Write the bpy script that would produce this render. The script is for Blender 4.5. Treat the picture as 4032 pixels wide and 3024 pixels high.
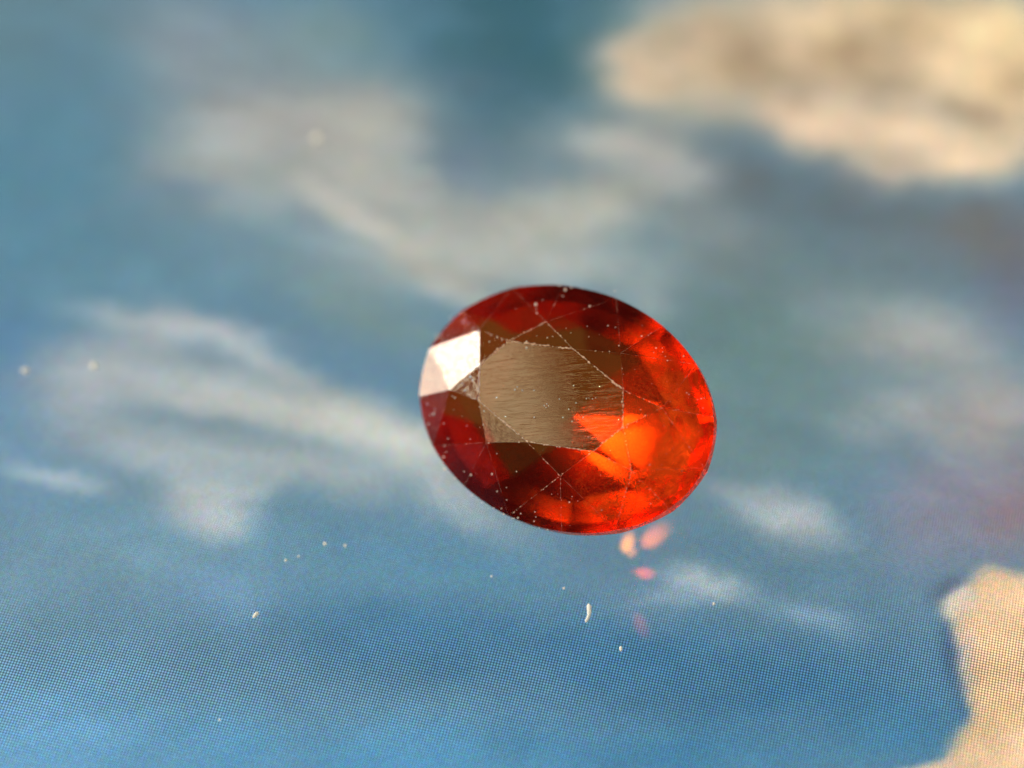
import bpy, math, random
import numpy as np
from mathutils import Matrix, Vector

# ---------------------------------------------------------------- units
# everything below is written in millimetres; S turns it into metres
S = 0.001
sc = bpy.context.scene
for o in list(bpy.data.objects):
    bpy.data.objects.remove(o)
COL = sc.collection

# ---------------------------------------------------------------- camera
ELEV = math.radians(56.0)
CAM_DIST = 66.0
cam_data = bpy.data.cameras.new('camera')
cam = bpy.data.objects.new('camera', cam_data)
COL.objects.link(cam)
cam.location = (0, -CAM_DIST * math.cos(ELEV) * S, CAM_DIST * math.sin(ELEV) * S)
cam.rotation_euler = (math.pi / 2 - ELEV, 0, 0)
cam_data.lens = 80.0
cam_data.sensor_width = 36.0
cam_data.clip_start = 0.001
cam_data.clip_end = 10.0
cam_data.dof.use_dof = True
cam_data.dof.focus_distance = 61.2 * S
cam_data.dof.aperture_fstop = 24.0
sc.camera = cam

# ---------------------------------------------------------------- world and lamps
world = bpy.data.worlds.new('World')
sc.world = world
world.use_nodes = True
bg = world.node_tree.nodes['Background']
bg.inputs['Color'].default_value = (1.0, 0.86, 0.72, 1)
bg.inputs['Strength'].default_value = 0.025

GEM = Vector((1.4, -2.5, 2.6))


def area_lamp(name, direction, dist, wx, wy, radiance, color, spread=180):
    d = Vector(direction).normalized()
    ld = bpy.data.lights.new(name, 'AREA')
    ld.shape = 'RECTANGLE'
    ld.size, ld.size_y = wx * S, wy * S
    ld.color = color
    ld.energy = radiance * math.pi * (wx * S) * (wy * S)
    ld.spread = math.radians(spread)
    o = bpy.data.objects.new(name, ld)
    COL.objects.link(o)
    o.location = (GEM + d * dist) * S
    o.rotation_euler = d.to_track_quat('Z', 'Y').to_euler()
    return o


# low sunlit window behind on the left, and a dim warm wall above on the left
area_lamp('window_light', (-0.869, 0.482, 0.111), 120, 54, 26, 30.0, (1.0, 0.91, 0.70))
area_lamp('wall_light', (-0.789, -0.083, 0.609), 60, 31, 39, 3.1, (1.0, 0.80, 0.45))

# sun lamp added to brighten dust and lint, aimed to miss facet reflections
sun_data = bpy.data.lights.new('added_sunlight', 'SUN')
sun_data.energy = 3.0
sun_data.angle = math.radians(1.5)
sun_data.color = (1.0, 0.94, 0.84)
sun = bpy.data.objects.new('added_sunlight', sun_data)
COL.objects.link(sun)
sun.rotation_euler = Vector((-0.761, 0.204, 0.616)).to_track_quat('Z', 'Y').to_euler()

sc.view_settings.view_transform = 'Standard'
sc.view_settings.look = 'None'
sc.view_settings.exposure = 0
sc.view_settings.gamma = 1
sc.view_settings.use_curve_mapping = False
cy = sc.cycles
cy.max_bounces = 14
cy.glossy_bounces = 10
cy.transmission_bounces = 10
cy.diffuse_bounces = 4
cy.transparent_max_bounces = 16
cy.sample_clamp_indirect = 8.0
cy.blur_glossy = 0.3
cy.use_adaptive_sampling = False
cy.use_denoising = True
cy.denoiser = 'OPENIMAGEDENOISE'

# ---------------------------------------------------------------- helpers
def mesh_obj(name, verts, faces, mat, parent=None, smooth=False):
    me = bpy.data.meshes.new(name)
    me.from_pydata([tuple(float(c) * S for c in v) for v in verts], [], faces)
    me.update()
    if smooth:
        me.polygons.foreach_set('use_smooth', [True] * len(me.polygons))
    if mat:
        me.materials.append(mat)
    o = bpy.data.objects.new(name, me)
    COL.objects.link(o)
    if parent:
        o.parent = parent
    return o


def tag(o, label, cat, group=None):
    o['label'] = label
    o['category'] = cat
    if group:
        o['group'] = group
    return o


class NT:
    """small wrapper for node trees"""
    def __init__(self, name):
        self.mat = bpy.data.materials.new(name)
        self.mat.use_nodes = True
        self.t = self.mat.node_tree
        self.t.nodes.clear()
        self.out = self.n('ShaderNodeOutputMaterial')

    def n(self, typ, **kw):
        nd = self.t.nodes.new(typ)
        for k, v in kw.items():
            setattr(nd, k, v)
        return nd

    def l(self, a, b):
        self.t.links.new(a, b)

    def put(self, sock, v):
        if hasattr(v, 'is_output'):
            self.l(v, sock)
        else:
            sock.default_value = v

    def math(self, op, a, b=0.0, c=None, clamp=False):
        nd = self.n('ShaderNodeMath', operation=op, use_clamp=clamp)
        self.put(nd.inputs[0], a)
        self.put(nd.inputs[1], b)
        if c is not None:
            self.put(nd.inputs[2], c)
        return nd.outputs[0]

    def vmath(self, op, a, b=None, scale=None):
        nd = self.n('ShaderNodeVectorMath', operation=op)
        self.put(nd.inputs[0], a)
        if b is not None:
            self.put(nd.inputs[1], b)
        if scale is not None:
            self.put(nd.inputs['Scale'], scale)
        return nd.outputs['Value'] if op in ('LENGTH', 'DOT_PRODUCT', 'DISTANCE') else nd.outputs[0]

    def mm(self):
        """object coordinates in millimetres"""
        tc = self.n('ShaderNodeTexCoord')
        return self.vmath('SCALE', tc.outputs['Object'], scale=1.0 / S)

    def end_coord(self, co):
        """gem coordinates measured from the middle of the stone"""
        return self.vmath('ADD', co, tuple(float(c) for c in GEM_LOW))

    def mapping(self, vec, loc=(0, 0, 0), rot=(0, 0, 0), scale=(1, 1, 1)):
        nd = self.n('ShaderNodeMapping')
        self.l(vec, nd.inputs['Vector'])
        nd.inputs['Location'].default_value = loc
        nd.inputs['Rotation'].default_value = rot
        nd.inputs['Scale'].default_value = scale
        return nd.outputs[0]

    def noise(self, vec, scale, detail=2.0, rough=0.5, dist=0.0):
        nd = self.n('ShaderNodeTexNoise')
        self.l(vec, nd.inputs['Vector'])
        nd.inputs['Scale'].default_value = scale
        nd.inputs['Detail'].default_value = detail
        nd.inputs['Roughness'].default_value = rough
        nd.inputs['Distortion'].default_value = dist
        return nd.outputs['Fac']

    def ramp(self, fac, a, b, lo=0.0, hi=1.0):
        nd = self.n('ShaderNodeMapRange', interpolation_type='SMOOTHSTEP')
        self.put(nd.inputs['Value'], fac)
        nd.inputs['From Min'].default_value = a
        nd.inputs['From Max'].default_value = b
        nd.inputs['To Min'].default_value = lo
        nd.inputs['To Max'].default_value = hi
        return nd.outputs['Result']

    def mixcol(self, fac, a, b):
        nd = self.n('ShaderNodeMix', data_type='RGBA')
        self.put(nd.inputs['Factor'], fac)
        for s, v in ((nd.inputs[6], a), (nd.inputs[7], b)):
            self.put(s, v)
        return nd.outputs[2]

    def mixsh(self, fac, a, b):
        nd = self.n('ShaderNodeMixShader')
        self.put(nd.inputs[0], fac)
        self.l(a, nd.inputs[1])
        self.l(b, nd.inputs[2])
        return nd.outputs[0]

    def bump(self, height, strength, dist):
        nd = self.n('ShaderNodeBump')
        self.l(height, nd.inputs['Height'])
        nd.inputs['Strength'].default_value = strength
        nd.inputs['Distance'].default_value = dist * S
        return nd.outputs[0]


# ---------------------------------------------------------------- the screen
PITCH = 0.079                      # one picture element
GRID_TURN = math.radians(-14.0)    # how the device lies under the camera
PANEL_Z = -0.34

# the wallpaper: a sky with clouds. Each soft patch: x, y, long and short
# radius (mm on the panel), turn, sRGB colour, opacity, edge hardness
CLOUDS = [
    (0.36,14.25,6.04,4.13,90,53,101,115,1.0,1.0), (-1.41,10.87,3.31,2.18,-89,79,112,127,0.7,1.0),
    (-15.5,14.25,5.29,4.54,-21,99,132,143,0.8,1.0), (-14.34,6.75,5.44,3.53,-79,85,134,155,0.9,1.0),
    (-10.27,5.85,3.24,2.43,-6,107,139,153,0.6,1.0), (-14.64,1.04,2.47,1.08,-81,81,130,171,0.6,1.0),
    (-11.91,3.74,3.49,1.18,-1,99,142,161,0.7,1.0), (-6.4,4.79,3.38,1.52,-27,115,146,157,0.7,1.0),
    (-3.94,2.72,3.28,1.11,-25,119,146,147,0.8,1.0), (-14.07,-2.49,2.7,1.78,-78,117,154,179,0.7,1.0),
    (-5.23,-5.37,5.93,1.5,-9,99,144,167,0.8,1.0), (-10.96,-5.96,4.23,1.76,-1,123,160,177,0.8,1.0),
    (-12.78,-11.13,5.14,2.13,-1,110,166,202,1.0,1.0), (-3.72,-11.66,7.29,1.45,0,90,154,192,0.9,1.0),
    (2.43,-8.53,8.75,1.33,-3,56,114,154,0.7,1.0), (6.74,-9.64,5.56,1.51,-3,52,110,148,0.7,1.0),
    (-2.6,-7.55,4.43,0.85,-6,66,124,162,0.5,1.0), (-1.36,-5.81,3.21,0.88,-6,91,144,173,0.8,1.0),
    (4.19,-11.52,4.87,0.93,0,60,128,168,0.7,1.0), (10.34,-10.86,1.47,0.8,2,62,128,165,0.7,1.0),
    (7.3,-0.59,4.62,4.09,73,114,141,144,0.9,1.0), (8.9,-5.81,3.85,2.2,2,99,134,155,0.7,1.0),
    (12.44,-3.87,2.37,2.12,46,143,137,154,0.8,1.2), (14.34,-3.87,1.75,0.88,80,158,122,126,0.65,1.0),
    (15.07,4.26,2.21,1.42,78,112,104,124,0.7,1.0), (8.18,2.55,4.09,2.7,3,101,132,131,0.9,1.0),
    (6.37,4.79,2.58,2.38,19,103,124,127,0.7,1.0), (8.24,7.67,5.39,1.89,-16,98,112,118,0.9,1.0),
    (14.35,5.85,2.91,1.63,3,112,114,114,0.9,1.0), (11.14,4.79,2.57,1.6,3,106,122,128,0.6,1.0),
    (-7.52,9.53,3.87,2.65,-29,167,168,164,0.9,1.2), (-7.29,10.68,2.17,1.21,6,191,187,180,0.8,1.2),
    (-4.48,10.3,1.99,1.9,-61,187,183,172,0.85,1.2), (-9.41,13.64,3.55,1.9,-31,137,149,156,0.7,1.2),
    (-10.22,12.44,2.53,1.18,-41,145,155,162,0.5,1.2), (-5.52,14.05,2.16,1.22,-45,123,152,151,0.6,1.0),
    (-6.97,13.04,1.83,1.53,-80,137,157,158,0.5,1.2), (-9.17,8.22,2.3,1.37,-2,163,168,163,0.8,1.2),
    (-7.0,8.13,1.16,1.05,-15,135,151,152,0.65,1.2), (-4.11,7.85,3.3,1.98,-31,179,178,169,0.9,1.2),
    (-3.47,5.5,3.37,0.44,-40,213,211,200,0.9,1.2), (-2.04,4.26,2.06,0.74,-37,183,185,178,0.7,1.2),
    (-5.22,6.94,1.43,0.45,-37,185,183,174,0.6,1.2), (-8.38,7.12,1.34,0.53,-14,151,167,172,0.7,1.2),
    (-10.11,7.39,1.14,0.63,-2,97,126,149,0.7,1.0), (-0.65,6.03,4.06,1.63,11,183,182,170,0.9,1.2),
    (2.48,6.94,3.02,1.41,21,183,181,168,0.85,1.2), (0.62,4.61,4.47,1.2,0,177,179,170,0.8,1.2),
    (3.26,9.35,1.83,0.86,-14,191,189,180,0.85,1.2), (5.11,8.31,1.35,0.74,-29,175,175,172,0.8,1.2),
    (0.93,8.97,1.93,1.65,88,133,149,154,0.6,1.2), (-1.53,8.22,1.9,1.15,-89,108,126,140,0.6,1.0),
    (4.07,3.23,1.05,0.88,-68,159,173,172,0.7,1.2), (6.16,6.21,1.98,1.21,-29,145,149,146,0.5,1.2),
    (-9.98,2.29,2.71,0.49,-10,191,197,200,0.9,1.2), (-11.39,1.21,2.3,1.05,12,169,177,184,0.8,1.2),
    (-7.43,1.12,3.02,0.52,-32,183,191,194,0.85,1.2), (-10.59,1.46,0.93,0.47,-2,185,189,190,0.6,1.2),
    (-9.6,0.96,3.0,0.52,-10,125,144,153,0.7,1.0), (-12.59,-0.27,1.83,1.19,-32,175,181,186,0.75,1.2),
    (-9.24,-0.1,3.6,0.91,-10,177,183,184,0.8,1.2), (-6.51,-0.75,3.91,0.96,-15,197,201,196,0.9,1.2),
    (-3.27,-1.78,3.1,0.95,-19,207,207,196,0.95,1.2), (-9.15,-1.31,2.02,0.42,-12,119,146,155,0.75,1.0),
    (-10.28,-2.1,2.63,0.96,-13,175,183,186,0.8,1.2), (-1.65,-3.41,2.37,0.66,-37,171,181,182,0.75,1.2),
    (-6.14,-2.64,3.5,0.77,-10,179,187,186,0.8,1.2), (-12.82,-3.03,1.72,0.37,-16,183,195,202,0.7,1.2),
    (-8.7,-3.72,1.34,0.87,-3,191,197,196,0.85,1.2), (-8.25,-4.47,0.89,0.68,-6,187,193,196,0.7,1.2),
    (-7.16,-3.26,1.05,0.42,24,183,191,190,0.6,1.2), (-6.58,-4.17,0.9,0.85,-29,103,142,161,0.6,1.0),
    (-8.09,-6.68,1.53,0.87,-2,120,158,190,0.5,1.0), (11.95,1.71,2.62,1.54,-12,183,180,174,0.85,1.2),
    (9.6,3.06,1.74,0.78,-26,133,151,158,0.5,1.2), (13.85,-0.75,1.88,1.61,21,179,167,160,0.8,1.2),
    (11.44,-0.75,1.66,0.74,-12,165,165,162,0.7,1.2), (10.05,-1.39,1.21,0.55,-25,149,159,160,0.6,1.2),
    (10.79,0.88,1.86,0.75,1,112,136,144,0.5,1.0), (7.71,-4.4,1.62,0.77,-27,185,191,192,0.85,1.2),
    (6.47,-3.49,1.49,0.45,-21,155,169,176,0.6,1.2), (5.53,-6.47,1.27,0.47,-11,179,193,198,0.85,1.2),
    (4.24,-6.97,1.02,0.37,6,142,168,186,0.6,1.0), (8.26,-7.47,1.12,0.32,-17,140,170,192,0.7,1.0),
    (4.54,12.64,2.5,1.61,87,222,198,168,1.0,1.0), (6.66,13.24,2.63,2.38,73,224,198,162,1.0,1.5),
    (10.1,13.24,3.22,2.95,28,224,196,162,1.0,1.5), (13.7,13.24,3.54,3.17,52,230,201,162,1.0,1.5),
    (16.13,12.24,3.6,2.06,79,236,205,160,1.0,1.5), (4.07,11.95,1.03,1.0,39,234,208,176,0.7,1.0),
    (9.44,10.3,1.9,1.16,-14,224,196,166,1.0,1.5), (12.02,9.72,2.46,1.34,-13,224,198,164,1.0,1.5),
    (14.27,8.97,2.25,1.13,14,232,204,168,1.0,1.5), (14.24,8.69,1.68,0.46,7,246,218,182,0.8,1.0),
    (11.63,8.59,1.16,0.85,6,218,196,172,0.8,1.0), (11.76,15.07,3.81,0.94,0,240,210,162,0.7,1.0),
    (16.07,14.25,1.47,1.3,46,244,214,160,0.6,1.0), (7.97,12.74,1.43,1.11,-64,172,148,116,0.8,1.0),
    (10.41,13.34,1.53,0.92,-14,180,154,118,0.75,1.0), (8.78,13.64,2.08,0.58,86,228,202,166,0.5,1.0),
    (5.47,13.64,0.86,0.69,4,202,178,150,0.5,1.0), (13.35,14.25,1.04,0.65,4,200,172,130,0.6,1.0),
    (15.04,10.59,1.24,0.67,-13,166,146,120,0.85,1.0), (12.53,10.49,0.99,0.58,-13,196,172,144,0.6,1.0),
    (11.02,9.91,0.83,0.52,3,196,172,146,0.6,1.0), (6.39,10.87,1.01,0.79,5,180,164,142,0.5,1.0),
    (12.03,-8.81,1.24,0.33,-90,56,78,112,0.55,1.0), (12.14,-6.68,0.69,0.27,33,80,84,104,0.5,1.0),
    (13.75,-7.55,1.67,1.47,51,255,214,168,1.0,5.0), (12.42,-7.15,0.59,0.39,39,240,222,196,0.95,2.0),
    (13.63,-9.5,1.69,1.4,66,255,212,164,1.0,5.0), (13.24,-11.13,1.72,1.19,7,255,213,162,1.0,5.0),
    (12.21,-11.66,2.16,0.58,19,255,215,170,1.0,3.0), (12.45,-8.39,1.13,0.25,83,246,214,186,0.7,1.0),
    (10.95,-12.03,1.13,0.38,17,250,216,180,1.0,2.0),
]


def value_noise(x, y, seed):
    rng = np.random.RandomState(seed)
    tab = rng.rand(64, 64)
    xi, yi = np.floor(x).astype(int), np.floor(y).astype(int)
    fx, fy = x - xi, y - yi
    fx, fy = fx * fx * (3 - 2 * fx), fy * fy * (3 - 2 * fy)
    g = lambda i, j: tab[i % 64, j % 64]
    return ((g(xi, yi) * (1 - fx) + g(xi + 1, yi) * fx) * (1 - fy)
            + (g(xi, yi + 1) * (1 - fx) + g(xi + 1, yi + 1) * fx) * fy) - 0.5


def fbm(x, y, seed, oct_=4):
    r, a = 0, 1.0
    for k in range(oct_):
        r = r + a * value_noise(x * 2 ** k + 7.3 * k, y * 2 ** k + 3.1 * k, seed + k)
        a *= 0.5
    return r


def wallpaper(x, y):
    """linear colour of the sky picture at panel points (mm)"""
    wx = x + 0.45 * fbm(x * 0.45, y * 0.45, 1) + 0.20 * fbm(x * 1.6, y * 1.6, 5)
    wy = y + 0.35 * fbm(x * 0.45 + 20, y * 0.45, 11) + 0.18 * fbm(x * 1.6 + 9, y * 1.6, 15)
    col = np.empty(x.shape + (3,))
    col[:] = (98, 136, 158)
    for i, (cx, cy_, ra, rb, an, r, g, b, al, p) in enumerate(CLOUDS):
        t = math.radians(an)
        dx, dy = wx - cx, wy - cy_
        u = (dx * math.cos(t) + dy * math.sin(t)) / ra
        v = (-dx * math.sin(t) + dy * math.cos(t)) / rb
        br = np.clip(1.0 + 0.55 * fbm(wx * 0.55 + 3 * i, wy * 0.75, 40 + i), 0.25, 1.15) if p == 1 else 1.0
        m = np.clip(al * br * np.exp(-((u * u + v * v) ** p)), 0, 1)[..., None]
        col = col * (1 - m) + np.array((r, g, b)) * m
    col = col * (1 + 0.05 * fbm(x * 0.8, y * 1.1, 31)[..., None])
    lump = np.clip((col[..., 0] - col[..., 2] - 25) / 25, 0, 1)
    col = col * (1 + (lump * (0.20 * fbm(x * 0.42 + 5, y * 0.5, 91) - 0.02))[..., None])
    # wisps drawn out along the wind
    wu, wv = 0.96 * wx - 0.28 * wy, 0.28 * wx + 0.96 * wy
    light = np.clip((col.min(-1) - 95) / 60, 0, 1) * np.clip(1 - (col[..., 0] - col[..., 2]) / 25, 0, 1)
    col = col * (1 + (0.10 * light * fbm(wu * 0.35, wv * 1.1, 71))[..., None])
    c = np.clip(col, 0, 255) / 255.0
    return np.where(c <= 0.04045, c / 12.92, ((c + 0.055) / 1.055) ** 2.4)


def make_screen():
    root = bpy.data.objects.new('screen', None)
    COL.objects.link(root)
    root.rotation_euler = (0, 0, GRID_TURN)
    tag(root, 'glowing glass display screen showing a blue sky with grey and peach clouds', 'screen')
    # lit panel: fine grid that carries the wallpaper as a colour attribute
    hw, hh, step = 27.0, 25.0, 0.15
    nx, ny = int(2 * hw / step) + 1, int(2 * hh / step) + 1
    gx, gy = np.meshgrid(np.linspace(-hw, hw, nx), np.linspace(-hh, hh, ny))
    c, s = math.cos(GRID_TURN), math.sin(GRID_TURN)
    rgb = wallpaper(gx * c - gy * s, gx * s + gy * c)
    top = np.stack([gx, gy, np.full_like(gx, PANEL_Z)], -1).reshape(-1, 3) * S
    idx = np.arange(nx * ny).reshape(ny, nx)
    quads = np.stack([idx[:-1, :-1], idx[:-1, 1:], idx[1:, 1:], idx[1:, :-1]], -1).reshape(-1, 4)
    me = bpy.data.meshes.new('picture_panel')
    me.vertices.add(len(top))
    me.vertices.foreach_set('co', top.ravel())
    me.loops.add(quads.size)
    me.loops.foreach_set('vertex_index', quads.ravel())
    me.polygons.add(len(quads))
    me.polygons.foreach_set('loop_start', np.arange(0, quads.size, 4))
    me.polygons.foreach_set('loop_total', np.full(len(quads), 4))
    me.update(calc_edges=True)
    at = me.attributes.new('wallpaper', 'FLOAT_COLOR', 'POINT')
    at.data.foreach_set('color', np.concatenate([rgb.reshape(-1, 3), np.ones((nx * ny, 1))], 1).ravel())

    m = NT('lit_picture')
    attr = m.n('ShaderNodeAttribute', attribute_name='wallpaper')
    p = m.vmath('SCALE', m.mm(), scale=1.0 / PITCH)
    cell = m.vmath('FLOOR', p)
    fr = m.vmath('SUBTRACT', m.vmath('FRACTION', p), (0.5, 0.5, 0.0))
    fr = m.vmath('MULTIPLY', fr, (1.0, 0.92, 0.0))
    d = m.vmath('LENGTH', fr)
    dot = m.ramp(d, 0.20, 0.52, 1.0, 0.0)
    lum = m.math('MULTIPLY_ADD', dot, DOT_HI - DOT_LO, DOT_LO)
    wn = m.n('ShaderNodeTexWhiteNoise', noise_dimensions='2D')
    m.l(cell, wn.inputs['Vector'])
    jit = m.vmath('MULTIPLY_ADD', wn.outputs['Color'], (0.30, 0.20, 0.30))
    jit.node.inputs[2].default_value = (0.85, 0.90, 0.85)
    colr = m.vmath('MULTIPLY', attr.outputs['Color'], jit)
    colr = m.vmath('SCALE', colr, scale=lum)
    em = m.n('ShaderNodeEmission')
    m.l(colr, em.inputs['Color'])
    df = m.n('ShaderNodeBsdfDiffuse')
    df.inputs['Color'].default_value = (0.02, 0.02, 0.02, 1)
    ad = m.n('ShaderNodeAddShader')
    m.l(em.outputs[0], ad.inputs[0])
    m.l(df.outputs[0], ad.inputs[1])
    m.l(ad.outputs[0], m.out.inputs['Surface'])
    me.materials.append(m.mat)
    po = bpy.data.objects.new('picture_panel', me)
    COL.objects.link(po)
    po.parent = root

    g = NT('cover_glass')
    lw = g.n('ShaderNodeLayerWeight')
    lw.inputs['Blend'].default_value = 0.5
    f5 = g.math('POWER', lw.outputs['Facing'], 5.0)
    fr_ = g.math('MULTIPLY_ADD', f5, 0.9, 0.03)
    tr = g.n('ShaderNodeBsdfTransparent')
    gl = g.n('ShaderNodeBsdfGlossy')
    gl.inputs['Roughness'].default_value = 0.04
    g.l(g.mixsh(fr_, tr.outputs[0], gl.outputs[0]), g.out.inputs['Surface'])
    x0, y0, z0 = hw, hh, -0.3
    v = [(-x0, -y0, z0), (x0, -y0, z0), (x0, y0, z0), (-x0, y0, z0),
         (-x0, -y0, 0), (x0, -y0, 0), (x0, y0, 0), (-x0, y0, 0)]
    f = [(0, 3, 2, 1), (4, 5, 6, 7), (0, 1, 5, 4), (1, 2, 6, 5), (2, 3, 7, 6), (3, 0, 4, 7)]
    mesh_obj('cover_glass', v, f, g.mat, root)


DOT_LO, DOT_HI = 0.40, 1.76
make_screen()

# ---------------------------------------------------------------- the gemstone
A_, B_, H_ = 4.442, 3.351, 1.12          # half length, half width, crown height
GIRDLE_T = 0.40
ROT = Matrix(((0.83674, 0.44255, -0.32251), (-0.53099, 0.79967, -0.28033), (0.13384, 0.40581, 0.90410)))
CENTRE = Vector((1.39308, -2.49896, 2.60688))   # middle of the girdle plane

table2 = [(2.29, 0), (1.83, .92), (0, 1.41), (-1.83, .92), (-2.29, 0), (-1.83, -.92), (0, -1.41), (1.83, -.92)]
z1 = H_ * (1 - (2.93 - 2.29) / (A_ - 2.29))
z2 = H_ * (1 - (1.85 - 1.41) / (B_ - 1.41))
TAB = [np.array((x, y, H_)) for x, y in table2]
APX = [np.array(p) for p in ((2.93, .93, z1), (1.19, 1.85, z2), (-1.19, 1.85, z2), (-2.93, .93, z1),
                             (-2.93, -.93, z1), (-1.19, -1.85, z2), (1.19, -1.85, z2), (2.93, -.93, z1))]
GANG = [math.radians(d) for d in (0, 48, 90, 132, 180, 228, 270, 312)]
MANG = [(GANG[i] + (GANG[i + 1] if i < 7 else 2 * math.pi)) / 2 for i in range(8)]


def oval(t, z=0.0, k=1.0):
    return np.array((k * A_ * math.cos(t), k * B_ * math.sin(t), z))


def plane_z(p, q, r, xy):
    n = np.cross(q - p, r - p)
    return p[2] - (n[0] * (xy[0] - p[0]) + n[1] * (xy[1] - p[1])) / n[2]


GP = []
for i in range(8):
    g = oval(GANG[i])
    g[2] = plane_z(TAB[i], APX[i - 1], APX[i], g)
    GP.append(g)
MP = [oval(t) for t in MANG]
NSEG = 5
# pavilion: two steep tiers, then a flatter tier down to the culet
RING_K, RING_Z, CULET_Z = 0.52, -2.03, -2.75
UP_K, UP_Z = 0.77, -1.36
RING = [oval(t, RING_Z, RING_K) for t in MANG]
CULET = np.array((0, 0, CULET_Z))
GB = [oval(t, -GIRDLE_T) for t in GANG]
MB_ = [oval(t, -GIRDLE_T) for t in MANG]
UG = [oval(t, UP_Z, UP_K) for t in GANG]
UM = [oval(t, UP_Z - 0.05, UP_K) for t in MANG]


def arc(p0, p1, t0, t1, ref):
    """points on the oval from p0 to p1 lying in the plane of the facet"""
    pts = [p0]
    for k in range(1, NSEG):
        t = t0 + (t1 - t0) * k / NSEG
        q = oval(t)
        q[2] = plane_z(p0, p1, ref, q)
        pts.append(q)
    return pts + [p1]


GEM_LOW = min(GB + MB_ + RING + [CULET], key=lambda p: (ROT @ Vector(p)).z)


def gem_material(name, tint, tint_in, rough, bump_kind, frost=0.0, film=0.0, whole=False, smudge=False):
    m = NT(name)
    co = m.mm()
    if bump_kind == 'table':
        r = m.mapping(m.mapping(co, rot=(0, 0, math.radians(-28))), scale=(0.5, 8.0, 1.0))
        h1 = m.noise(r, 1.6, 3.0, 0.5, 0.6)
        h2 = m.ramp(m.noise(m.mapping(r, loc=(3, 7, 0)), 2.2, 3.0, 0.5, 0.9), 0.44, 0.50)
        hgt = m.math('ADD', h1, m.math('MULTIPLY', h2, 0.5))
        nrm = m.bump(hgt, 0.3, 0.005)
    elif bump_kind == 'grain':
        h1 = m.noise(co, 6.0, 5.0, 0.7, 1.0)
        nrm = m.bump(h1, 0.6, 0.018)
    elif bump_kind == 'coarse':
        h1 = m.noise(co, 9.0, 4.0, 0.65, 0.8)
        nrm = m.bump(h1, 0.8, 0.05)
    else:
        h1 = m.noise(co, 7.0, 5.0, 0.66, 0.7)
        nrm = m.bump(h1, 0.55, 0.014)
    fz = m.n('ShaderNodeFresnel')
    fz.inputs['IOR'].default_value = 1.76
    m.l(nrm, fz.inputs['Normal'])
    geo = m.n('ShaderNodeNewGeometry')
    rf = m.n('ShaderNodeBsdfRefraction')
    rf.inputs['Color'].default_value = (*tint, 1)
    rf.inputs['IOR'].default_value = 1.76
    rf.inputs['Roughness'].default_value = rough
    m.l(nrm, rf.inputs['Normal'])
    gl = m.n('ShaderNodeBsdfGlossy')
    gl.inputs['Roughness'].default_value = rough
    m.l(m.mixcol(geo.outputs['Backfacing'], (1, 1, 1, 1), (*tint_in, 1)), gl.inputs['Color'])
    m.l(nrm, gl.inputs['Normal'])
    refl = fz.outputs[0]
    if smudge:
        # finger grease that dulls the mirror polish
        gs = m.ramp(m.noise(co, 5.0, 6.0, 0.72, 1.6), 0.36, 0.62, 0.40, 0.80)
        refl = m.math('MULTIPLY', refl, gs)
    sh = m.mixsh(refl, rf.outputs[0], gl.outputs[0])
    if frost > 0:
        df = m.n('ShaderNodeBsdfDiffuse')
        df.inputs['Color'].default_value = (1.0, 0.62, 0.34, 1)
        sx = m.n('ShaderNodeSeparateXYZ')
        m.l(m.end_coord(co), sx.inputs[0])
        glow_end = m.ramp(m.math('ADD', sx.outputs[0], m.math('MULTIPLY', m.noise(co, 0.9, 3.0, 0.6), 2.4)), 0.9, 3.6, 0.03, 1.0)  # keeps the orange scatter to the right end, imitating the stone's inner glow
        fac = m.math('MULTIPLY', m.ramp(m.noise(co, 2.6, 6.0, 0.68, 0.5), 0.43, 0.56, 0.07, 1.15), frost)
        fac = m.math('MULTIPLY', fac, glow_end if whole is False else 1.0)
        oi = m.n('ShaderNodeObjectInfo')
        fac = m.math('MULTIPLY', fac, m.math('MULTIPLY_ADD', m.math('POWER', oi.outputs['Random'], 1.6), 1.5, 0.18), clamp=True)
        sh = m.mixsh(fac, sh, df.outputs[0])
    if film > 0:
        # dusty film that scatters light, thickened at the right end to imitate glow
        tl = m.n('ShaderNodeBsdfTranslucent')
        tl.inputs['Color'].default_value = (1.0, 0.55, 0.36, 1)
        sx = m.n('ShaderNodeSeparateXYZ')
        m.l(m.end_coord(co), sx.inputs[0])
        glow_end = m.ramp(m.math('ADD', sx.outputs[0], m.math('MULTIPLY', m.noise(co, 1.1, 3.0, 0.6), 2.0)), 1.4, 4.2, 0.02, 1.0)
        oi = m.n('ShaderNodeObjectInfo')
        film = m.math('MULTIPLY', glow_end, m.math('MULTIPLY_ADD', oi.outputs['Random'], film * 1.6, film * 0.15))
        gr = m.math('MULTIPLY', m.ramp(m.noise(co, 16.0, 3.0, 0.6, 0.6), 0.42, 0.62), m.ramp(m.noise(co, 2.2, 3.0, 0.6), 0.35, 0.6, 0.35, 1.0))
        sh = m.mixsh(m.math('MULTIPLY', gr, film), sh, tl.outputs[0])
    m.l(sh, m.out.inputs['Surface'])
    return m.mat



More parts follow.
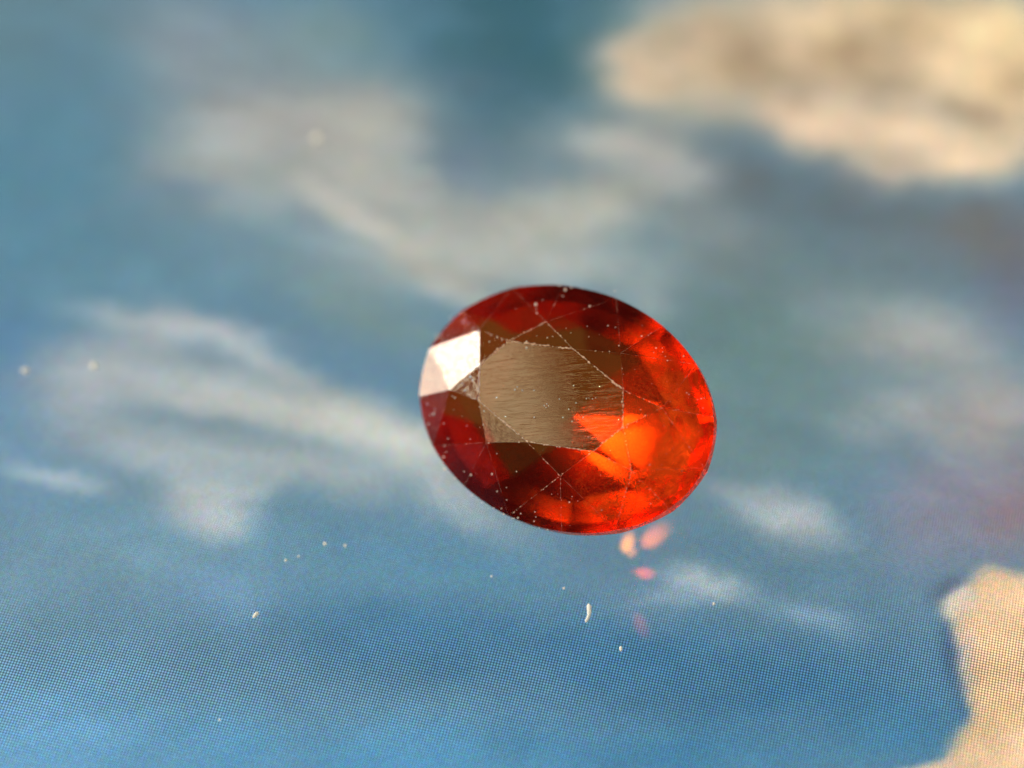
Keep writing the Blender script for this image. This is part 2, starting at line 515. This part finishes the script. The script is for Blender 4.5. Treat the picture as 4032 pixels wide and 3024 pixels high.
TINT = (1.0, 0.40, 0.13)
TINT_IN = (0.95, 0.45, 0.18)
M_TABLE = gem_material('polished_table', TINT, TINT_IN, 0.01, 'table')
M_CROWN = gem_material('polished_crown', TINT, TINT_IN, 0.01, 'fine', 0.0, 0.18)
M_SMUDGED = gem_material('smudged_crown', TINT, TINT_IN, 0.03, 'fine', 0.0, 0.0, False, True)
M_GIRDLE = gem_material('ground_girdle', TINT, TINT_IN, 0.25, 'coarse', 0.3, 0.9, True)
M_PAV = gem_material('polished_pavilion', TINT, TINT_IN, 0.02, 'fine', 0.72)
M_LOW = gem_material('polished_culet_tier', TINT, (0.80, 0.24, 0.07), 0.04, 'grain', 0.08)


def make_gem():
    root = bpy.data.objects.new('gemstone', None)
    COL.objects.link(root)
    low = GEM_LOW
    cen = Vector(CENTRE)
    cen.z -= (cen + ROT @ Vector(low)).z
    base = cen + ROT @ Vector(low)
    root.matrix_world = Matrix.Translation(base * S) @ ROT.to_4x4()
    tag(root, 'faceted oval orange red gemstone tilted on the screen, glowing on its right', 'gemstone')
    off = np.array(low)

    def facet(name, pts, mat):
        nn = np.cross(pts[1] - pts[0], pts[-1] - pts[0])
        if nn @ (pts[0] - np.array((0, 0, -0.6))) < 0:      # keep every facet facing outwards
            pts = pts[::-1]
        o = mesh_obj(name, [p - off for p in pts], [tuple(range(len(pts)))], mat, root)
        return o

    facet('table', TAB, M_TABLE)
    ring_top, ring_bot = [], []
    for i in range(8):
        j = (i + 1) % 8
        tg1 = GANG[j] if j else 2 * math.pi
        facet('star_facet', [TAB[i], APX[i], TAB[j]], M_CROWN)
        facet('bezel_facet', [TAB[i], APX[i - 1], GP[i], APX[i]], M_SMUDGED if i == 4 else M_CROWN)
        a1 = arc(GP[i], MP[i], GANG[i], MANG[i], APX[i])
        a2 = arc(MP[i], GP[j], MANG[i], tg1, APX[i])
        facet('girdle_facet', [APX[i]] + a1, M_CROWN)
        facet('girdle_facet', [APX[i]] + a2, M_CROWN)
        b1 = arc(GB[i], MB_[i], GANG[i], MANG[i], UG[i])
        b2 = arc(MB_[i], GB[j], MANG[i], tg1, UG[j])
        facet('pavilion_facet', [UG[i]] + b1[::-1], M_PAV)
        facet('pavilion_facet', [UG[i], MB_[i], UM[i]], M_PAV)
        facet('pavilion_facet', [UG[j]] + b2[::-1], M_PAV)
        facet('pavilion_facet', [UG[j], UM[i], MB_[i]], M_PAV)
        facet('pavilion_facet', [UG[i], UM[i], RING[i]], M_PAV)
        facet('pavilion_facet', [UM[i], UG[j], RING[i]], M_PAV)
        facet('pavilion_facet', [UG[i], RING[i], RING[i - 1]], M_PAV)
        facet('pavilion_facet', [RING[i], RING[i - 1], CULET], M_LOW)
        ring_top += a1[:-1] + a2[:-1]
        ring_bot += b1[:-1] + b2[:-1]
    n = len(ring_top)
    v = [p - off for p in ring_top + ring_bot]
    f = [(k, n + k, n + (k + 1) % n, (k + 1) % n) for k in range(n)]
    mesh_obj('girdle', v, f, M_GIRDLE, root)
    return root, cen


gem_root, gem_cen = make_gem()

# ---------------------------------------------------------------- dust, chips and lint
def pale(name, col, transl=0.0):
    m = NT(name)
    df = m.n('ShaderNodeBsdfDiffuse')
    df.inputs['Color'].default_value = (*col, 1)
    sh = df.outputs[0]
    if transl:
        tl = m.n('ShaderNodeBsdfTranslucent')
        tl.inputs['Color'].default_value = (*col, 1)
        sh = m.mixsh(transl, sh, tl.outputs[0])
    m.l(sh, m.out.inputs['Surface'])
    return m.mat


M_DUST = pale('pale_dust', (0.90, 0.84, 0.76), 0.5)
M_CHIP = pale('chipped_edge', (0.85, 0.62, 0.48), 0.4)
M_LINT = pale('white_lint', (0.94, 0.94, 0.90), 0.5)
rnd = random.Random(7)

crown_planes = []


def add_plane(p, q, r):
    n = np.cross(q - p, r - p)
    n = n / np.linalg.norm(n)
    crown_planes.append((n, n @ p))


add_plane(TAB[0], TAB[1], TAB[2])
for i in range(8):
    j = (i + 1) % 8
    add_plane(TAB[i], APX[i], TAB[j])
    add_plane(TAB[i], APX[i - 1], APX[i])
    add_plane(APX[i], GP[i], MP[i])
    add_plane(APX[i], MP[i], GP[j])


def crown_z(x, y):
    best = None
    for n, k in crown_planes:
        z = (k - n[0] * x - n[1] * y) / n[2]
        if best is None or z < best[0]:
            best = (z, n)
    return best


PHI = (1 + 5 ** 0.5) / 2
ICO_V = [np.array(v) / math.sqrt(1 + PHI * PHI) for v in (
    (-1, PHI, 0), (1, PHI, 0), (-1, -PHI, 0), (1, -PHI, 0), (0, -1, PHI), (0, 1, PHI),
    (0, -1, -PHI), (0, 1, -PHI), (PHI, 0, -1), (PHI, 0, 1), (-PHI, 0, -1), (-PHI, 0, 1))]
ICO_F = [(0, 11, 5), (0, 5, 1), (0, 1, 7), (0, 7, 10), (0, 10, 11), (1, 5, 9), (5, 11, 4), (11, 10, 2), (10, 7, 6),
         (7, 1, 8), (3, 9, 4), (3, 4, 2), (3, 2, 6), (3, 6, 8), (3, 8, 9), (4, 9, 5), (2, 4, 11), (6, 2, 10),
         (8, 6, 7), (9, 8, 1)]


def grain(V, F, c, r, stretch=None):
    """one irregular grain added to vertex and face lists"""
    k = len(V)
    ax = np.array([rnd.uniform(0.7, 1.25) for _ in range(3)])
    for v in ICO_V:
        w = v * ax * r * rnd.uniform(0.8, 1.2)
        if stretch is not None:
            w = w + stretch * (w @ stretch) / (stretch @ stretch) * 1.2
        V.append(c + w)
    F.extend(tuple(a + k for a in f) for f in ICO_F)


to_gem = Matrix.Translation(gem_cen) @ ROT.to_4x4()


def gem_to_world(p):
    return np.array(to_gem @ Vector(p))


# grains that lie on the stone: x, y on the crown and radius
GRAINS = [
    (-2.36,-2.91,0.069), (-4.16,1.31,0.041), (-4.3,1.2,0.041), (-4.36,1.04,0.037), (-4.44,0.42,0.051), (-4.32,0.48,0.041),
    (-3.73,1.02,0.032), (-3.51,1.04,0.032), (-3.72,1.11,0.032), (-3.19,0.93,0.041), (-2.97,0.89,0.037), (-2.4,0.71,0.028),
    (-2.47,0.91,0.032), (-2.24,0.9,0.032), (-2.04,0.88,0.032), (-1.87,2.23,0.087), (-1.65,2.0,0.046), (-1.75,2.11,0.032),
    (-1.44,3.0,0.06), (-1.71,3.07,0.041), (-1.36,2.79,0.037), (-1.35,3.14,0.037), (-0.46,2.8,0.06), (-1.06,3.25,0.041),
    (-1.34,1.09,0.041), (-1.25,0.94,0.041), (-0.8,-0.18,0.032), (-0.49,-0.05,0.032), (-1.01,-0.24,0.028), (-0.98,-0.15,0.028),
    (-2.41,-0.79,0.046), (-2.3,-0.46,0.037), (-2.43,-0.4,0.028), (-2.76,-1.06,0.041), (-2.66,-1.07,0.041), (-3.27,-1.53,0.041),
    (-3.28,-1.67,0.041), (-3.4,-1.72,0.032), (-3.37,-1.97,0.037), (-2.8,-1.81,0.037), (-1.99,-1.64,0.032), (-1.75,-1.93,0.032),
    (-2.51,-2.14,0.051), (-2.56,-2.35,0.037), (-2.46,-2.48,0.037), (-2.51,-2.63,0.041), (-1.7,-2.77,0.037), (-1.44,-2.78,0.06),
    (-0.79,-2.53,0.051), (-0.09,-2.21,0.037), (-0.27,-2.7,0.032), (-0.52,-2.89,0.037), (-0.17,-2.99,0.041), (-0.27,-3.25,0.041),
    (0.12,-3.37,0.037), (0.33,-3.16,0.037), (0.28,-3.29,0.041), (0.72,-2.96,0.046), (0.78,-3.07,0.037), (0.76,-3.19,0.032),
    (-0.51,-3.33,0.041), (-0.16,-3.36,0.041), (0.17,-3.35,0.037), (0.62,-0.41,0.028), (0.99,0.31,0.032), (1.05,0.35,0.023),
    (1.22,0.43,0.032), (1.15,0.37,0.023), (0.78,0.09,0.032), (-0.02,-0.32,0.028), (0.02,-0.25,0.023), (0.09,-0.28,0.023),
    (0.05,-0.35,0.023), (0.91,-0.41,0.028), (2.48,-2.18,0.037), (0.49,0.5,0.023), (0.29,0.01,0.023), (-0.13,-0.72,0.023),
    (0.9,1.76,0.028), (-0.75,1.52,0.032), (0.57,1.62,0.023), (-0.19,3.55,0.032), (0.94,-3.29,0.037), (1.19,-3.24,0.028),
    (-0.91,-3.32,0.037), (-1.28,-3.25,0.041), (-1.96,-3.03,0.037), (3.19,1.63,0.037), (3.26,1.62,0.037), (3.56,1.67,0.037),
    (3.61,1.73,0.032), (3.5,1.6,0.032), (1.85,2.43,0.028), (1.98,2.51,0.028), (2.19,2.32,0.028),
]
V, F = [], []
for x, y, r in GRAINS:
    z, n = crown_z(x, y)
    grain(V, F, np.array((x, y, z)) + n * r * 0.3, r * rnd.choice((0.42, 0.5, 0.6, 0.7)))
for _ in range(170):            # finest powder, thicker towards the sunny end
    t, k = rnd.uniform(0, 2 * math.pi), math.sqrt(rnd.random()) * 0.97
    x, y = A_ * k * math.cos(t), B_ * k * math.sin(t)
    if rnd.random() > 0.35 + 0.5 * (x > 1.0):
        continue
    z, n = crown_z(x, y)
    if n[2] > 0.999 and rnd.random() < 0.75:
        continue
    r = rnd.choice((0.006, 0.008, 0.010, 0.012, 0.020))
    grain(V, F, np.array((x, y, z)) + n * r * 0.3, r)
dust = mesh_obj('dust', [gem_to_world(p) for p in V], F, M_DUST)
dust['kind'] = 'stuff'
tag(dust, 'fine pale dust grains scattered over the gemstone', 'dust')

# worn, chipped edges between the facets
V, F = [], []


def chip_edge(p, q, density, size):
    L = np.linalg.norm(q - p)
    d = (q - p) / L
    for _ in range(int(L * density)):
        t = rnd.random()
        c = p + d * L * t
        z, n = crown_z(c[0], c[1])
        r = size * rnd.uniform(0.5, 1.25)
        grain(V, F, np.array((c[0], c[1], z)) + np.array((rnd.gauss(0, 0.012), rnd.gauss(0, 0.012), r * 0.2)), r, d * 0.9)


for i in range(8):
    chip_edge(TAB[i], TAB[(i + 1) % 8], (18, 22, 26, 22, 20, 14, 12, 12)[i], 0.016)
    chip_edge(TAB[i], APX[i], (9, 2, 8, 10, 2, 2, 6, 6)[i], 0.011)
    chip_edge(TAB[(i + 1) % 8], APX[i], (6, 2, 20, 2, 4, 2, 4, 9)[i], 0.011)
    chip_edge(APX[i], GP[i], (6, 2, 1, 1, 1, 1, 6, 8)[i], 0.010)
    chip_edge(APX[i], MP[i], (6, 2, 1, 1, 1, 1, 6, 8)[i], 0.010)


def worn_edge(p, q, r0):
    """thin rounded ridge along a facet edge, uneven like a worn one"""
    n = max(4, int(np.linalg.norm(q - p) / 0.09))
    k0 = len(V)
    ph = rnd.uniform(0, 6.3)
    d = (q - p) / np.linalg.norm(q - p)
    s = np.cross(d, (0, 0, 1.0))
    s /= np.linalg.norm(s)
    u = np.cross(s, d)
    for k in range(n + 1):
        c = p + (q - p) * k / n
        w = 0.55 + 0.75 * math.sin(k * 0.9 + ph) * math.sin(k * 0.37 + ph * 2.3)
        r = r0 * max(0.06, w * rnd.uniform(0.5, 1.3))
        for j in range(5):
            t = 2 * math.pi * j / 5
            V.append(c + r * (math.cos(t) * s + math.sin(t) * u))
    for k in range(n):
        for j in range(5):
            a, b = k0 + k * 5 + j, k0 + k * 5 + (j + 1) % 5
            F.append((a, b, b + 5, a + 5))


for i in range(8):
    j = (i + 1) % 8
    worn_edge(TAB[i], TAB[j], (0.004, 0.006, 0.007, 0.006, 0.005, 0.005, 0.004, 0.004)[i])
    worn_edge(TAB[i], APX[i], (0.002, 0.001, 0.006, 0.0015, 0.001, 0.001, 0.0015, 0.002)[i])
    worn_edge(TAB[j], APX[i], (0.002, 0.001, 0.007, 0.001, 0.001, 0.001, 0.0015, 0.002)[i])
    worn_edge(APX[i], GP[i], 0.0015)
    worn_edge(APX[i], GP[j], 0.0015)
    worn_edge(APX[i], MP[i], 0.0015)
off_ = np.array(gem_root.matrix_world.inverted() @ Vector(gem_cen * S)) / S
chips = mesh_obj('edge_chips', [p + off_ for p in V], F, M_CHIP, gem_root)
chips['kind'] = 'stuff'
chips['label'] = 'tiny pale chips along the worn facet edges'

# lint and specks on the glass
def fibre(pts, rad):
    V, F = [], []
    P = [np.array((x, y, r)) for (x, y), r in zip(pts, rad)]
    ns = 10
    for k, p in enumerate(P):
        a = P[min(k + 1, len(P) - 1)] - P[max(k - 1, 0)]
        a = a / np.linalg.norm(a)
        s = np.cross(a, (0, 0, 1.0))
        s /= np.linalg.norm(s)
        u = np.cross(s, a)
        for j in range(ns):
            t = 2 * math.pi * j / ns
            V.append(p + rad[k] * (math.cos(t) * s + math.sin(t) * u))
    for k in range(len(P) - 1):
        for j in range(ns):
            F.append((k * ns + j, k * ns + (j + 1) % ns, (k + 1) * ns + (j + 1) % ns, (k + 1) * ns + j))
    F.append(tuple(range(ns))[::-1])
    F.append(tuple((len(P) - 1) * ns + j for j in range(ns)))
    return V, F


fp = [(2.085, -7.26), (2.09, -7.31), (2.095, -7.40), (2.10, -7.50), (2.085, -7.60), (2.05, -7.69), (2.01, -7.77), (2.0, -7.80)]
fv, ff = fibre(fp, [0.030, 0.058, 0.062, 0.058, 0.046, 0.042, 0.040, 0.016])
fo = mesh_obj('lint_fibre', fv, ff, M_LINT, smooth=True)
tag(fo, 'short curved white lint fibre lying on the dark blue part of the screen', 'lint')

SPECKS = [
    (-5.177, -5.387, 0.055, 'white dust speck on the blue screen, largest in a loose row of four'),
    (-5.888, -5.754, 0.034, 'small dust speck on the blue screen, of a close pair the one nearer the larger'),
    (-6.226, -5.886, 0.034, 'small dust speck on the blue screen, end of the row farthest from the gemstone'),
    (-4.612, -5.416, 0.034, 'small lone dust speck on the blue screen between the largest speck and the gemstone'),
    (-0.559, -6.381, 0.036, 'faint dust speck on the screen between the gemstone and the lint fibre'),
    (1.418, -6.756, 0.030, 'faint dust speck on the screen right beside the tip of the lint fibre'),
    (-6.949, -7.571, 0.045, 'thin slanted white dust flake on the deep blue screen below the row of specks'),
    (2.925, -8.624, 0.060, 'bright white blocky dust speck on the screen beside the lint fibre'),
    (5.495, -7.244, 0.036, 'small dust speck on the screen below a pale wisp of cloud'),
    (-7.704, -10.699, 0.030, 'faint dust speck on the light blue edge of the screen'),
    (-6.093, 9.191, 0.13, 'blurred round dust speck on the grey cloud of the screen'),
    (-14.132, 0.398, 0.10, 'blurred dust speck on the bright blue of the screen beside a pale curl of cloud'),
    (-12.182, 0.561, 0.09, 'blurred dust speck on the screen over the pale curl of cloud'),
]
for x, y, r, lab in SPECKS:
    V, F = [], []
    st = np.array((0.6, 0.8, 0.0)) if 'flake' in lab else None
    grain(V, F, np.zeros(3), r * 1.15, st)
    zmin = min(v[2] for v in V)
    o = mesh_obj('dust_speck', [v - np.array((0, 0, zmin)) for v in V], F, M_LINT)
    o.location = (x * S, y * S, 0)
    tag(o, lab, 'dust speck', 'dust specks on the screen')

# added spot lamps standing in for beams the stone throws on the glass
def glint(x, y, power, col, deg, squash):
    ld = bpy.data.lights.new('glint_standin_lamp', 'SPOT')
    ld.energy = power
    ld.color = col
    ld.spot_size = math.radians(deg)
    ld.spot_blend = 1.0
    ld.shadow_soft_size = 0.08 * S
    o = bpy.data.objects.new('glint_standin_lamp', ld)
    COL.objects.link(o)
    o.scale = (squash, 1, 1)
    src = Vector((2.95, -5.95, 1.25))
    o.location = src * S
    d = Vector((x, y, PANEL_Z)) - src
    o.rotation_euler = d.to_track_quat('-Z', 'Y').to_euler()


glint(3.22, -5.12, 0.0100, (1.0, 0.32, 0.03), 24, 0.6)
glint(3.34, -5.42, 0.0040, (1.0, 0.30, 0.03), 14, 0.7)
glint(3.95, -4.92, 0.0100, (1.0, 0.20, 0.03), 25, 0.75)
glint(3.68, -6.08, 0.0050, (1.0, 0.07, 0.02), 19, 0.8)
glint(3.45, -6.02, 0.0012, (1.0, 0.07, 0.03), 14, 0.6)
glint(3.50, -7.66, 0.0028, (1.0, 0.06, 0.05), 16, 0.7)
